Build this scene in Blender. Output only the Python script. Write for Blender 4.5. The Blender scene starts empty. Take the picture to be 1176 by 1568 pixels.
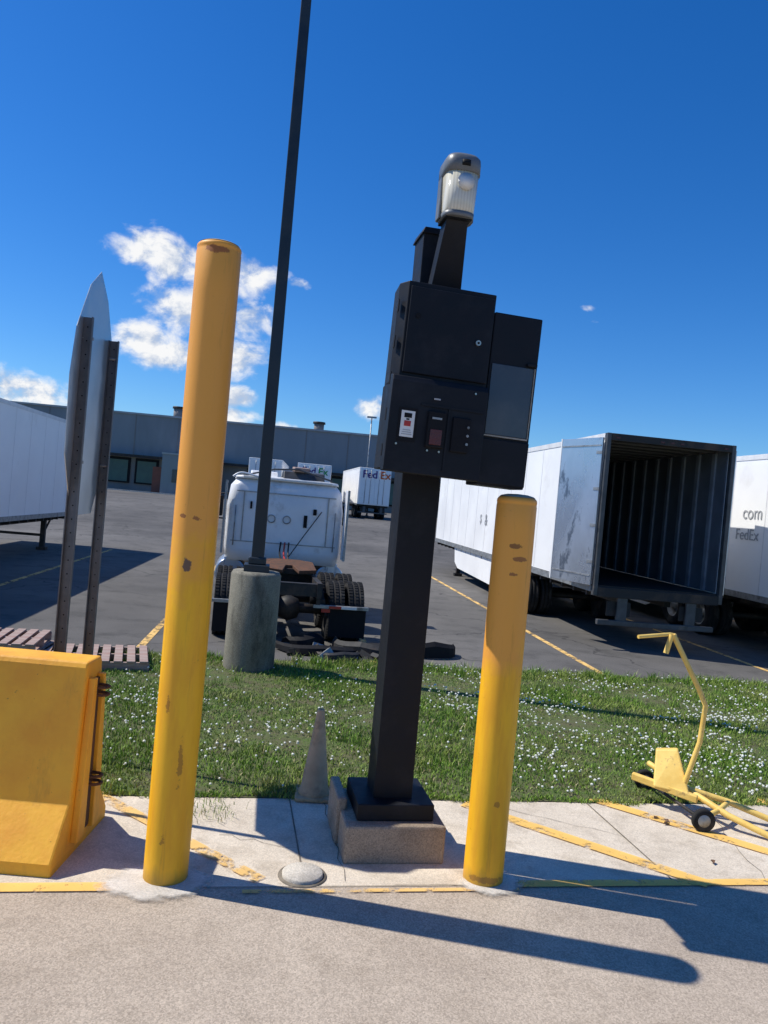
import bpy, bmesh, math, random
import numpy as np
from mathutils import Matrix, Vector, noise as mnoise
random.seed(7); rng=np.random.default_rng(7)
sc=bpy.context.scene
sc.view_settings.view_transform='Standard'; sc.view_settings.look='None'; sc.view_settings.exposure=0
R=math.radians
YAW=R(11.0); OX,OY=0.21,5.42
def S(lx,ly):
    c,s=math.cos(YAW),math.sin(YAW)
    return (OX+lx*c-ly*s, OY+lx*s+ly*c)

# ------------------------------------------------------------ node helpers
def setin(nt,sock,v):
    if isinstance(v,bpy.types.NodeSocket): nt.links.new(v,sock)
    else:
        if sock.type=='RGBA' and len(v)==3: v=(*v,1)
        sock.default_value=v
def nd(nt,t,ins={},out=0,**p):
    n=nt.nodes.new(t)
    for k,v in p.items(): setattr(n,k,v)
    for k,v in ins.items(): setin(nt,n.inputs[k],v)
    return n.outputs[out]
def M(nt,op,a,b=0.0,clamp=False):
    return nd(nt,'ShaderNodeMath',{0:a,1:b},operation=op,use_clamp=clamp)
def VM(nt,op,a,b=(0,0,0),out=0):
    return nd(nt,'ShaderNodeVectorMath',{0:a,1:b},out=out,operation=op)
def MR(nt,v,a,b,c=0.0,d=1.0,smooth=False):
    n=nt.nodes.new('ShaderNodeMapRange'); n.clamp=True
    if smooth: n.interpolation_type='SMOOTHSTEP'
    setin(nt,n.inputs[0],v)
    for i,x in zip((1,2,3,4),(a,b,c,d)): setin(nt,n.inputs[i],x)
    return n.outputs[0]
def MX(nt,f,a,b,bt='MIX'):
    n=nt.nodes.new('ShaderNodeMix'); n.data_type='RGBA'; n.blend_type=bt
    setin(nt,n.inputs[0],f); setin(nt,n.inputs[6],a); setin(nt,n.inputs[7],b)
    return n.outputs[2]
def NZ(nt,vec,scale,detail=4,rough=.55,dist=0.0):
    return nd(nt,'ShaderNodeTexNoise',{'Vector':vec,'Scale':scale,'Detail':min(detail,5),'Roughness':rough,'Distortion':dist})
def newmat(name):
    m=bpy.data.materials.new(name); m.use_nodes=True; nt=m.node_tree
    b=nt.nodes['Principled BSDF']; tc=nt.nodes.new('ShaderNodeTexCoord').outputs['Object']
    return m,nt,b,tc
def bump(nt,b,h,strength=.3,dist=.01):
    nb=nd(nt,'ShaderNodeBump',{'Height':h,'Strength':strength,'Distance':dist}); nt.links.new(nb,b.inputs['Normal'])
def pm(name,c1,c2=None,scale=6,rough=.6,metal=0,bmp=.15,bd=.004,stretch=(1,1,1),lo=.35,hi=.65,dirt=None,dscale=2,spec=.5,coat=0,dth=(.5,.68)):
    m,nt,b,tc=newmat(name)
    if c2 is None: c2=tuple(x*.75 for x in c1)
    v=VM(nt,'MULTIPLY',tc,stretch)
    n=NZ(nt,v,scale,4,.6)
    col=MX(nt,MR(nt,n,lo,hi),c2,c1)
    if dirt:
        n2=NZ(nt,v,dscale,5,.7); col=MX(nt,MR(nt,n2,dth[0],dth[1]),col,dirt)
    setin(nt,b.inputs['Base Color'],col)
    b.inputs['Metallic'].default_value=metal; b.inputs['Specular IOR Level'].default_value=spec
    b.inputs['Coat Weight'].default_value=coat
    setin(nt,b.inputs['Roughness'],MR(nt,n,.3,.7,max(.02,rough-.1),min(1,rough+.1)))
    if bmp: bump(nt,b,NZ(nt,v,scale*8,3),bmp,bd)
    return m

# ------------------------------------------------------------ materials
def mat_concrete(name,ca,cb,stain,agg=.5,edge=None,spots=.5,streak=1.0,mids=.6):
    m,nt,b,tc=newmat(name)
    ts=VM(nt,'MULTIPLY',tc,(1,1,streak))
    big=NZ(nt,ts,.7,5,.65); mid=NZ(nt,ts,4,5,.7); fine=NZ(nt,tc,170,2,.7)
    col=MX(nt,MR(nt,big,.38,.62),ca,cb)
    col=MX(nt,MR(nt,mid,.47,.72,0,mids),col,stain)
    vb=nd(nt,'ShaderNodeRGBToBW',{0:nd(nt,'ShaderNodeTexVoronoi',{'Vector':tc,'Scale':125.0},out=1)})
    f=MR(nt,vb,.15,.85,1-agg*.5,1+agg*.4)
    f=M(nt,'MULTIPLY',f,MR(nt,fine,.3,.7,.88,1.11))
    col=MX(nt,1.0,col,nd(nt,'ShaderNodeCombineColor',{0:f,1:f,2:f}),'MULTIPLY')
    sp=MR(nt,NZ(nt,VM(nt,'ADD',ts,(7,3,1)),2.6,5,.8),.66,.74)
    col=MX(nt,M(nt,'MULTIPLY',sp,spots),col,tuple(x*.4 for x in stain))
    pv=nd(nt,'ShaderNodeTexVoronoi',{'Vector':tc,'Scale':7.0})
    col=MX(nt,MR(nt,pv,.018,.035,.75,0),col,tuple(x*.3 for x in stain))
    setin(nt,b.inputs['Base Color'],col); b.inputs['Roughness'].default_value=.85; b.inputs['Specular IOR Level'].default_value=.3
    if edge:
        l=VM(nt,'LENGTH',tc,out=1)
        a=MR(nt,M(nt,'ADD',l,M(nt,'MULTIPLY',M(nt,'SUBTRACT',mid,.5),edge*.9)),edge*.72,edge*.95,.9,0)
        setin(nt,b.inputs['Alpha'],a)
    bump(nt,b,M(nt,'ADD',fine,M(nt,'MULTIPLY',mid,2.0)),.3,.005)
    return m
m_drive=mat_concrete('concrete_exposed',(.50,.415,.32),(.415,.34,.262),(.34,.275,.205),.5)
m_pave=mat_concrete('concrete_pave',(.72,.63,.50),(.60,.515,.40),(.42,.35,.26),.3,mids=.75)
m_block=mat_concrete('concrete_block_mat',(.42,.335,.25),(.31,.245,.18),(.19,.148,.11),.5)
m_patch=mat_concrete('concrete_patch',(.76,.71,.63),(.65,.60,.52),(.48,.43,.36),.3,edge=.34,spots=.2)
m_patch2=mat_concrete('concrete_patch_small',(.76,.71,.63),(.65,.60,.52),(.48,.43,.36),.3,edge=.26,spots=.2)
m_cov=mat_concrete('cover_concrete',(.62,.57,.48),(.50,.45,.38),(.34,.30,.24),.35,spots=.5)
m_ped=mat_concrete('pedestal_concrete',(.27,.25,.195),(.18,.17,.13),(.06,.055,.042),.5,spots=1,streak=.3,mids=1.0)
def mat_asphalt():
    m,nt,b,tc=newmat('asphalt')
    big=NZ(nt,tc,.12,5,.65); mid=NZ(nt,tc,1.3,5,.7); fine=NZ(nt,tc,90,2)
    col=MX(nt,MR(nt,big,.35,.65),(.088,.084,.079),(.165,.156,.144))
    col=MX(nt,MR(nt,mid,.5,.7,0,.7),col,(.058,.056,.052))
    cr=nd(nt,'ShaderNodeTexVoronoi',{'Vector':VM(nt,'ADD',tc,nd(nt,'ShaderNodeTexNoise',{'Vector':tc,'Scale':1.2,'Detail':3},out=1)),'Scale':.22},feature='DISTANCE_TO_EDGE')
    col=MX(nt,MR(nt,cr,.0,.006,.8,0),col,(.03,.03,.03))
    f=MR(nt,fine,.3,.7,.7,1.3)
    col=MX(nt,1.0,col,nd(nt,'ShaderNodeCombineColor',{0:f,1:f,2:f}),'MULTIPLY')
    setin(nt,b.inputs['Base Color'],col); b.inputs['Roughness'].default_value=.9; b.inputs['Specular IOR Level'].default_value=.2
    bump(nt,b,fine,.3,.006)
    return m
m_asph=mat_asphalt()
def mat_paint(name,c,wear=.5,sc_=9):
    m,nt,b,tc=newmat(name)
    n=NZ(nt,tc,sc_,5,.8); n2=NZ(nt,tc,2,4)
    col=MX(nt,MR(nt,n2,.4,.65,0,.6),c,tuple(x*.75 for x in c))
    setin(nt,b.inputs['Base Color'],col); b.inputs['Roughness'].default_value=.75; b.inputs['Specular IOR Level'].default_value=.2
    a=MR(nt,M(nt,'ADD',n,M(nt,'MULTIPLY',M(nt,'SUBTRACT',n2,.5),.5)),wear-.05,wear+.07,.93,0.0)
    setin(nt,b.inputs['Alpha'],a)
    return m
m_line=mat_paint('worn_yellow_paint',(.93,.57,.15),.60)
m_line2=mat_paint('worn_yellow_paint_thin',(.86,.55,.19),.54)
def mat_bollard(name,patches,split=None):
    m,nt,b,tc=newmat(name)
    z=nd(nt,'ShaderNodeSeparateXYZ',{0:tc},out=2)
    st=VM(nt,'MULTIPLY',tc,(1,1,.18))
    n1=NZ(nt,st,9,5,.65); n2=NZ(nt,tc,3.2,5,.6)
    col=MX(nt,MR(nt,n1,.42,.62),(.95,.50,.018),(.86,.41,.018))
    if split:
        zz=M(nt,'ADD',z,MR(nt,n2,.3,.7,-.25,.25))
        col=MX(nt,MR(nt,zz,split-.15,split+.15),col,(.84,.37,.055))
    fl=NZ(nt,tc,16,5,.8)
    col=MX(nt,MR(nt,fl,.64,.72,0,.5),col,(.36,.17,.02))
    col=MX(nt,MR(nt,NZ(nt,VM(nt,'MULTIPLY',tc,(1,1,.08)),26,4,.7),.58,.72,0,.35),col,(.45,.22,.03))
    for (cx,cy,cz,rx,rz,c,th) in patches:
        d=VM(nt,'LENGTH',VM(nt,'MULTIPLY',VM(nt,'SUBTRACT',tc,(cx,cy,cz)),(1/rx,1/rx,1/rz)),out=1)
        mm=M(nt,'SUBTRACT',M(nt,'ADD',M(nt,'SUBTRACT',1.0,d),M(nt,'MULTIPLY',fl,1.2)),th)
        col=MX(nt,MR(nt,mm,0,.08,0,.85),col,c)
    zb=MR(nt,M(nt,'ADD',z,MR(nt,n1,.3,.7,-.05,.05)),.02,.12,.55,0)
    col=MX(nt,zb,col,(.20,.12,.04))
    setin(nt,b.inputs['Base Color'],col)
    setin(nt,b.inputs['Roughness'],MR(nt,n2,.3,.7,.38,.6)); b.inputs['Specular IOR Level'].default_value=.4
    bump(nt,b,M(nt,'ADD',NZ(nt,tc,60,3),M(nt,'MULTIPLY',n2,1.5)),.12,.004)
    return m
def mat_barrier():
    m,nt,b,tc=newmat('barrier_paint')
    n1=NZ(nt,tc,2.5,5,.65); n2=NZ(nt,VM(nt,'MULTIPLY',tc,(1,1,.25)),7,5,.7)
    col=MX(nt,MR(nt,n1,.4,.62),(.92,.46,.030),(.84,.37,.025))
    col=MX(nt,MR(nt,n2,.56,.74,0,.55),col,(.50,.22,.03))
    col=MX(nt,MR(nt,NZ(nt,tc,17,5,.8),.67,.70,0,.85),col,(.12,.07,.03))
    setin(nt,b.inputs['Base Color'],col); b.inputs['Roughness'].default_value=.6
    bump(nt,b,M(nt,'ADD',NZ(nt,tc,30,4),M(nt,'MULTIPLY',n1,2)),.3,.008)
    return m
m_barr=mat_barrier()
m_black=pm('black_powdercoat',(.0075,.009,.0135),(.005,.006,.009),7,.55,0,.2,.002,dirt=(.014,.015,.019),dscale=3,spec=.26)
m_blackm=pm('black_matte',(.007,.007,.009),None,9,.7,spec=.25)
m_rub=pm('tire_rubber',(.028,.027,.027),(.016,.016,.016),8,.85,dirt=(.07,.065,.06),spec=.2)
m_dark=pm('dark_steel',(.030,.029,.029),(.018,.018,.018),6,.65,.2,dirt=(.08,.055,.04))
m_pole=pm('pole_bronze',(.026,.038,.047),(.018,.026,.034),3,.45,.2)
m_white=pm('trailer_white',(.88,.88,.86),(.83,.83,.82),.8,.45,0,.04,dirt=(.72,.71,.68),dscale=.7,dth=(.58,.8))
m_white2=pm('cab_white',(.78,.79,.79),(.68,.69,.70),1.5,.4,0,.05,dirt=(.45,.42,.38),dscale=2.2,dth=(.55,.78))
m_alum=pm('aluminium',(.58,.62,.67),(.44,.48,.53),1.2,.30,.75,.25,.01,stretch=(1,1,.5),dirt=(.20,.23,.27),dscale=2.4,dth=(.56,.64))
m_galv=pm('galvanised',(.40,.41,.41),(.28,.29,.29),12,.5,.6,dirt=(.16,.15,.14),dscale=5)
m_signb=pm('sign_back',(.55,.60,.64),(.42,.48,.53),3,.38,.6,.05)
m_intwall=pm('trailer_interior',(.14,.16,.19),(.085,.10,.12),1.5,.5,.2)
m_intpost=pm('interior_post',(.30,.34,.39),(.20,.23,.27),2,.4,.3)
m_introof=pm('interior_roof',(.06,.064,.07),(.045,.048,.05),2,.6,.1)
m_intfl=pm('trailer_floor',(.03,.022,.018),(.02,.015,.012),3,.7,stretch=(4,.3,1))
m_wood=pm('pallet_wood',(.44,.34,.29),(.28,.20,.17),5,.85,stretch=(.4,4,4),dirt=(.30,.14,.11))
m_cone=pm('faded_cone',(.62,.42,.24),(.48,.32,.17),6,.8,dirt=(.26,.17,.09),dscale=4)
m_cap=pm('lamp_housing',(.15,.165,.18),(.11,.12,.13),8,.45)
m_rust=pm('rusty_steel',(.16,.07,.035),(.07,.04,.025),14,.85,.2)
m_dolly=pm('dolly_yellow',(.92,.64,.17),(.82,.53,.12),9,.55,0,.15,dirt=(.30,.18,.08),dscale=9,dth=(.58,.74))
m_wall=pm('building_wall',(.27,.285,.30),(.22,.235,.25),.15,.8,0,0,stretch=(1,1,.3),dirt=(.19,.20,.21),dscale=.1)
m_wallb=pm('building_wall_low',(.24,.22,.21),(.19,.175,.165),.3,.8,0,0)
m_roof=pm('roof_flash',(.42,.43,.44),None,.5,.6,0,0)
m_ddoor=pm('dock_door',(.08,.14,.11),(.06,.10,.085),.8,.6,0,0)
m_brick=pm('red_door',(.26,.10,.07),None,1,.8,0,0)
m_red=pm('red_plastic',(.50,.03,.02),None,9,.4)
m_label=pm('label_white',(.75,.75,.72),(.65,.65,.62),14,.5)
m_purple=pm('decal_purple',(.07,.03,.22),None,3,.5,0,0)
m_orange=pm('decal_orange',(.75,.13,.02),None,3,.5,0,0)
m_green=pm('decal_green',(.03,.35,.10),None,3,.5,0,0)
m_grey=pm('decal_grey',(.42,.43,.44),None,3,.6,0,0)
m_brass=pm('lock_metal',(.55,.52,.45),None,20,.35,.9)
m_screen=pm('smoked_window',(.060,.068,.078),(.042,.048,.056),1.5,.16,0,.03,dirt=(.075,.08,.088),dscale=2)
m_trim=pm('window_trim',(.38,.33,.27),(.25,.22,.18),12,.45,.3)
m_redlens=pm('dark_red_screen',(.10,.012,.01),None,9,.25)
m_joint=pm('joint_dark',(.14,.12,.09),(.24,.20,.15),12,.95)
m_soil=pm('verge_soil',(.08,.12,.025),(.10,.09,.04),5,.95,0,.5,.02)
m_graybelt=pm('far_grass',(.12,.20,.03),(.08,.13,.02),.6,.9,0,0)
m_bed=pm('leaf_brown',(.14,.07,.035),None,9,.8)
m_alum2=pm('frame_dark',(.10,.105,.11),(.06,.062,.065),4,.5,.4,dirt=(.2,.17,.14),dscale=3,dth=(.6,.75))
m_seam=pm('panel_seam',(.74,.74,.73),(.62,.62,.62),3,.5)
m_dark2=pm('post_steel',(.15,.158,.165),(.10,.106,.112),9,.55,.35,dirt=(.15,.12,.09),dscale=8,dth=(.64,.78))

# ------------------------------------------------------------ geometry helpers
def empty(name,loc=(0,0,0),yaw=0,parent=None):
    e=bpy.data.objects.new(name,None); sc.collection.objects.link(e)
    e.location=loc; e.rotation_euler=(0,0,yaw); e.empty_display_size=.1
    if parent: e.parent=parent
    return e
def mesh(name,verts,faces,mat,parent=None,smooth=False,bev=0,loc=(0,0,0),rot=(0,0,0),fixn=False):
    me=bpy.data.meshes.new(name); me.from_pydata([tuple(v) for v in verts],[],faces); me.update()
    if fixn:
        bm=bmesh.new(); bm.from_mesh(me); bmesh.ops.recalc_face_normals(bm,faces=bm.faces); bm.to_mesh(me); bm.free()
    o=bpy.data.objects.new(name,me); sc.collection.objects.link(o)
    if mat: me.materials.append(mat)
    if smooth:
        for p in me.polygons: p.use_smooth=True
    if parent: o.parent=parent
    o.location=loc; o.rotation_euler=rot
    if bev:
        b=o.modifiers.new('b','BEVEL'); b.width=bev; b.segments=2; b.limit_method='ANGLE'; b.angle_limit=R(40)
    return o
def box(name,x0,x1,y0,y1,z0,z1,mat,parent=None,bev=0,rot=(0,0,0)):
    cx,cy,cz=(x0+x1)/2,(y0+y1)/2,(z0+z1)/2; a,b,c=abs(x1-x0)/2,abs(y1-y0)/2,abs(z1-z0)/2
    v=[(i*a,j*b,k*c) for k in(-1,1) for j in(-1,1) for i in(-1,1)]
    f=[(0,2,3,1),(4,5,7,6),(0,1,5,4),(2,6,7,3),(0,4,6,2),(1,3,7,5)]
    return mesh(name,v,f,mat,parent,bev=bev,loc=(cx,cy,cz),rot=rot)
def hexa(name,bot,top,mat,parent=None,bev=0):
    v=list(bot)+list(top)
    return mesh(name,v,[(3,2,1,0),(4,5,6,7),(0,1,5,4),(1,2,6,5),(2,3,7,6),(3,0,4,7)],mat,parent,bev=bev,fixn=True)
def cyl(name,p0,p1,r0,r1,mat,parent=None,seg=20,bev=0,smooth=True):
    p0=Vector(p0);p1=Vector(p1);d=(p1-p0);L=d.length;q=d.to_track_quat('Z','Y')
    v=[]
    for k,(zz,r) in enumerate(((0,r0),(L,r1))):
        for i in range(seg):
            a=2*math.pi*i/seg; v.append(p0+q@Vector((r*math.cos(a),r*math.sin(a),zz)))
    f=[(i,(i+1)%seg,seg+(i+1)%seg,seg+i) for i in range(seg)]
    f+= [tuple(range(seg-1,-1,-1)),tuple(range(seg,2*seg))]
    o=mesh(name,v,f,mat,parent,bev=bev)
    if smooth:
        for p in o.data.polygons[:seg]: p.use_smooth=True
    return o
def lathe(name,prof,mat,parent=None,seg=32,axis='Z',loc=(0,0,0),rot=(0,0,0)):
    v=[];f=[];n=len(prof)
    for i in range(seg):
        a=2*math.pi*i/seg;c,s=math.cos(a),math.sin(a)
        for (r,h) in prof:
            v.append((r*c,r*s,h) if axis=='Z' else (h,r*c,r*s))
    for i in range(seg):
        j=(i+1)%seg
        for k in range(n-1): f.append((i*n+k,j*n+k,j*n+k+1,i*n+k+1))
    return mesh(name,v,f,mat,parent,smooth=True,loc=loc,rot=rot)
def tube(name,pts,r,mat,parent=None,res=4,cyc=False,smooth=False):
    cu=bpy.data.curves.new(name,'CURVE'); cu.dimensions='3D'; cu.bevel_depth=r; cu.bevel_resolution=res; cu.use_fill_caps=True
    s=cu.splines.new('NURBS' if smooth else 'POLY'); s.points.add(len(pts)-1)
    for p,q in zip(s.points,pts): p.co=(*q,1)
    s.use_cyclic_u=cyc
    if smooth: s.use_endpoint_u=True; s.order_u=3
    cu.materials.append(mat); o=bpy.data.objects.new(name,cu); sc.collection.objects.link(o)
    if parent: o.parent=parent
    return o
def prism(name,poly,axis,a,b,mat,parent=None,bev=0,loc=(0,0,0),rot=(0,0,0)):
    n=len(poly)
    def P(u,v,w):
        return {'X':(w,u,v),'Y':(u,w,v),'Z':(u,v,w)}[axis]
    v=[P(u,vv,a) for u,vv in poly]+[P(u,vv,b) for u,vv in poly]
    f=[(i,(i+1)%n,n+(i+1)%n,n+i) for i in range(n)]+[tuple(range(n-1,-1,-1)),tuple(range(n,2*n))]
    return mesh(name,v,f,mat,parent,bev=bev,loc=loc,rot=rot,fixn=True)
def text(name,body,size,loc,rot,mat,parent,off=.018):
    cu=bpy.data.curves.new(name,'FONT'); cu.body=body; cu.size=size; cu.extrude=.002; cu.offset=size*off
    cu.materials.append(mat); o=bpy.data.objects.new(name,cu); sc.collection.objects.link(o); o.parent=parent
    o.location=loc; o.rotation_euler=rot; return o
def strip(name,pts,mat,z,parent=None):
    return mesh(name,[(x,y,z) for x,y in pts],[tuple(range(len(pts)))],mat,parent)
def lrect(lx0,lx1,ly0,ly1): return [S(lx0,ly0),S(lx1,ly0),S(lx1,ly1),S(lx0,ly1)]
def band(p,q,w):
    p=Vector(p);q=Vector(q);d=(q-p).normalized();n=Vector((-d.y,d.x))*w/2
    return [tuple(p-n),tuple(q-n),tuple(q+n),tuple(p+n)]

# ------------------------------------------------------------ camera
cam=bpy.data.cameras.new('camera'); co=bpy.data.objects.new('camera',cam); sc.collection.objects.link(co)
cam.sensor_fit='VERTICAL'; cam.sensor_height=24; cam.lens=24*1178/1568; cam.clip_end=5000; cam.clip_start=.05
co.matrix_world=Matrix.Translation((0,0,2.4))@Matrix.Rotation(R(90-.68),4,'X')@Matrix.Rotation(R(5.1),4,'Z')
sc.camera=co

# ------------------------------------------------------------ sun & sky
EL=R(52.2); sdir=Vector((-.986*math.cos(EL),.166*math.cos(EL),math.sin(EL)))
sl=bpy.data.lights.new('sun','SUN'); sl.energy=5.0; sl.angle=R(.5); sl.color=(1,.955,.87)
so=bpy.data.objects.new('sun',sl); sc.collection.objects.link(so); so.rotation_euler=sdir.to_track_quat('Z','Y').to_euler(); so.location=(-20,5,30)
w=bpy.data.worlds.new('World'); sc.world=w; w.use_nodes=True; nt=w.node_tree; nt.nodes.clear()
sky=nt.nodes.new('ShaderNodeTexSky'); sky.sky_type='NISHITA'; sky.sun_disc=False; sky.sun_elevation=EL
sky.sun_rotation=math.atan2(sdir.x,sdir.y)%(2*math.pi); sky.air_density=1.0; sky.dust_density=.25; sky.ozone_density=3.8
hs=nd(nt,'ShaderNodeHueSaturation',{'Saturation':1.34,'Value':1.0,'Color':sky.outputs[0]})
hs=MX(nt,1.0,hs,(.68,.95,1.26),'MULTIPLY')
bg=nd(nt,'ShaderNodeBackground',{'Color':hs,'Strength':.108})
tc=nd(nt,'ShaderNodeTexCoord',out=0)
sx=nt.nodes.new('ShaderNodeSeparateXYZ'); nt.links.new(tc,sx.inputs[0])
yy=M(nt,'MAXIMUM',sx.outputs[1],.02)
P=nd(nt,'ShaderNodeCombineXYZ',{0:M(nt,'DIVIDE',sx.outputs[0],yy),1:M(nt,'DIVIDE',sx.outputs[2],yy)})
blobs=[(-.337,.302,.050,.030,1),(-.285,.288,.055,.034,1),(-.195,.277,.040,.028,1),(-.292,.221,.056,.036,1),(-.193,.217,.038,.026,1),
(-.335,.185,.062,.028,1),(-.296,.168,.055,.024,1),(-.206,.169,.046,.026,1),(-.477,.102,.075,.028,1),(-.202,.118,.03,.016,1),
(-.2,.096,.035,.014,.95),(-.0255,.121,.026,.018,.95),(-.143,.085,.024,.010,.9),(-.135,.273,.025,.011,.6),(.236,.275,.028,.010,.55),(.25,.258,.014,.006,.5),
(-.85,.2,.15,.05,1),(1.0,.3,.2,.05,1)]
cm=None
for (cx,cz,a,b_,wt) in blobs:
    l=VM(nt,'LENGTH',VM(nt,'MULTIPLY',VM(nt,'SUBTRACT',P,(cx,cz,0)),(1/a,1/b_,0)),out=1)
    m_=M(nt,'MINIMUM',M(nt,'SUBTRACT',1.25*wt,l),wt*.85)
    cm=m_ if cm is None else M(nt,'MAXIMUM',cm,m_)
def nzw(vec): 
    return nd(nt,'ShaderNodeTexNoise',{'Vector':VM(nt,'MULTIPLY',vec,(1,1.3,1)),'Scale':20.0,'Detail':7,'Roughness':.58,'Distortion':.25})
n1=nzw(P); n2=nzw(VM(nt,'ADD',P,(-.007,.012,0)))
den=MR(nt,M(nt,'ADD',cm,M(nt,'MULTIPLY',M(nt,'SUBTRACT',n1,.5),2.5)),.16,.95,0,.98,True)
den=M(nt,'MULTIPLY',den,MR(nt,cm,-.5,-.1))
den=M(nt,'MULTIPLY',den,M(nt,'GREATER_THAN',sx.outputs[1],.05))
lit=MR(nt,M(nt,'SUBTRACT',n1,n2),-.11,.05)
ccol=MX(nt,lit,(.52,.61,.77),(1.0,1.0,1.0))
cb=nd(nt,'ShaderNodeBackground',{'Color':ccol,'Strength':.96})
mix=nd(nt,'ShaderNodeMixShader',{0:den,1:bg,2:cb})
wo=nt.nodes.new('ShaderNodeOutputWorld'); nt.links.new(mix,wo.inputs[0])

# ------------------------------------------------------------ ground
def rise(y):
    t=min(1,max(0,(y-28)/32)); return 1.0*t*t*(3-2*t)
ys=[-60,-10,0,10,20,26]+list(range(28,62,2))+[70,90,120,200,500,2500]
v=[];f=[]
for y in ys:
    for x in (-2500,-60,0,60,2500): v.append((x,y,rise(y)))
for i in range(len(ys)-1):
    for j in range(4): a=i*5+j; f.append((a,a+1,a+6,a+5))
mesh('ground',v,f,m_asph)
GE=.76
strip('concrete_driveway',lrect(-30,30,-26,-.62),m_drive,.008)
strip('concrete_pavement',lrect(-30,30,-.62,GE),m_pave,.008)
jp=empty('paving_joints')
for i,(a,b_) in enumerate([((-.62,-.60),(-.62,.76)),((1.9,-.60),(1.9,.76)),((-3.2,-.60),(-3.2,.76)),((-30,-.62),(30,-.62))]):
    strip('joint_%d'%i,band(S(*a),S(*b_),.011 if i!=3 else .007),m_joint,.0125 if i!=3 else .0130,jp)
def crack(nm,pts,w_):
    for i in range(len(pts)-1): strip('%s_%d'%(nm,i),band(S(*pts[i]),S(*pts[i+1]),w_*random.uniform(.6,1.2)),m_joint,.0126+.0001*(i%2),jp)
def wander(a,b_,n,amp):
    a=Vector(a);b_=Vector(b_);d=(b_-a);nn=Vector((-d.y,d.x)).normalized()
    return [tuple(a+d*i/n+nn*random.uniform(-amp,amp)*(0<i<n)) for i in range(n+1)]
crack('crack_a',wander((-.36,-.55),(-.37,.75),9,.025),.006)
crack('crack_b',wander((-1.15,.1),(-.62,-.1),7,.03),.004)
crack('crack_c',wander((.9,.75),(1.9,.1),10,.03),.004)
crack('crack_d',wander((2.6,-.6),(3.0,.75),9,.03),.004)
crack('crack_e',wander((-.05,-.60),(.62,-.62),6,.01),.005)
ln=empty('painted_markings')
strip('edge_line_a',lrect(-30,-1.25,-.66,-.56),m_line,.017,ln)
strip('edge_line_b',lrect(.75,30,-.655,-.57),m_line,.017,ln)
strip('edge_line_c',lrect(-1.0,.75,-.70,-.66),m_line2,.017,ln)
strip('hatch_a',band((-1.98,5.80),(-.56,4.72),.10),m_line2,.0175,ln)
strip('hatch_b',band((.86,6.25),(2.42,5.20),.13),m_line,.0175,ln)
strip('hatch_c',band((2.0,6.62),(4.2,5.10),.13),m_line,.0175,ln)
strip('hatch_d',band((3.6,6.95),(5.6,5.8),.13),m_line,.0175,ln)
for i,(x,y) in enumerate([(3.75,11.6),(.1,11.2),(-3.3,10.75),(-7.0,10.0),(-10.6,9.4),(7.3,12.4),(11,13)]):
    L=16
    strip('stall_line_%d'%i,band((x,y),(x-.13*L,y+L),.11),m_line2,.006,ln)

# grass verge
GY0,GY1=GE,5.8
nx,ny=120,44; v=[];f=[]
for j in range(ny+1):
    for i in range(nx+1):
        lx=-30+60*i/nx; ly=GY0+(GY1-GY0)*j/ny
        if j==0: ly+=.04*mnoise.noise((lx*2.2,0,3))
        if j==ny: ly+=.15*mnoise.noise((lx*1.2,5,3))
        x,y=S(lx,ly); z=.02+.02*mnoise.noise((x*1.5,y*1.5,0)) if 0<j<ny else .0135
        v.append((x,y,max(z,.0135)))
for j in range(ny):
    for i in range(nx): a=j*(nx+1)+i; f.append((a,a+1,a+nx+2,a+nx+1))
verge=mesh('grass_verge',v,f,m_soil,smooth=True)
def mat_grass():
    m,nt,b,tc=newmat('grass_blades')
    at=nd(nt,'ShaderNodeAttribute',attribute_name='tint',out=2)
    n=NZ(nt,tc,1.1,3)
    c=MX(nt,at,(.085,.185,.018),(.24,.39,.045))
    c=MX(nt,MR(nt,n,.44,.66,0,.65),c,(.32,.35,.09))
    c=MX(nt,MR(nt,at,.93,.95),c,(.48,.42,.22))
    setin(nt,b.inputs['Base Color'],c); b.inputs['Roughness'].default_value=.6; b.inputs['Specular IOR Level'].default_value=.25
    return m
m_grass=mat_grass()
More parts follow.
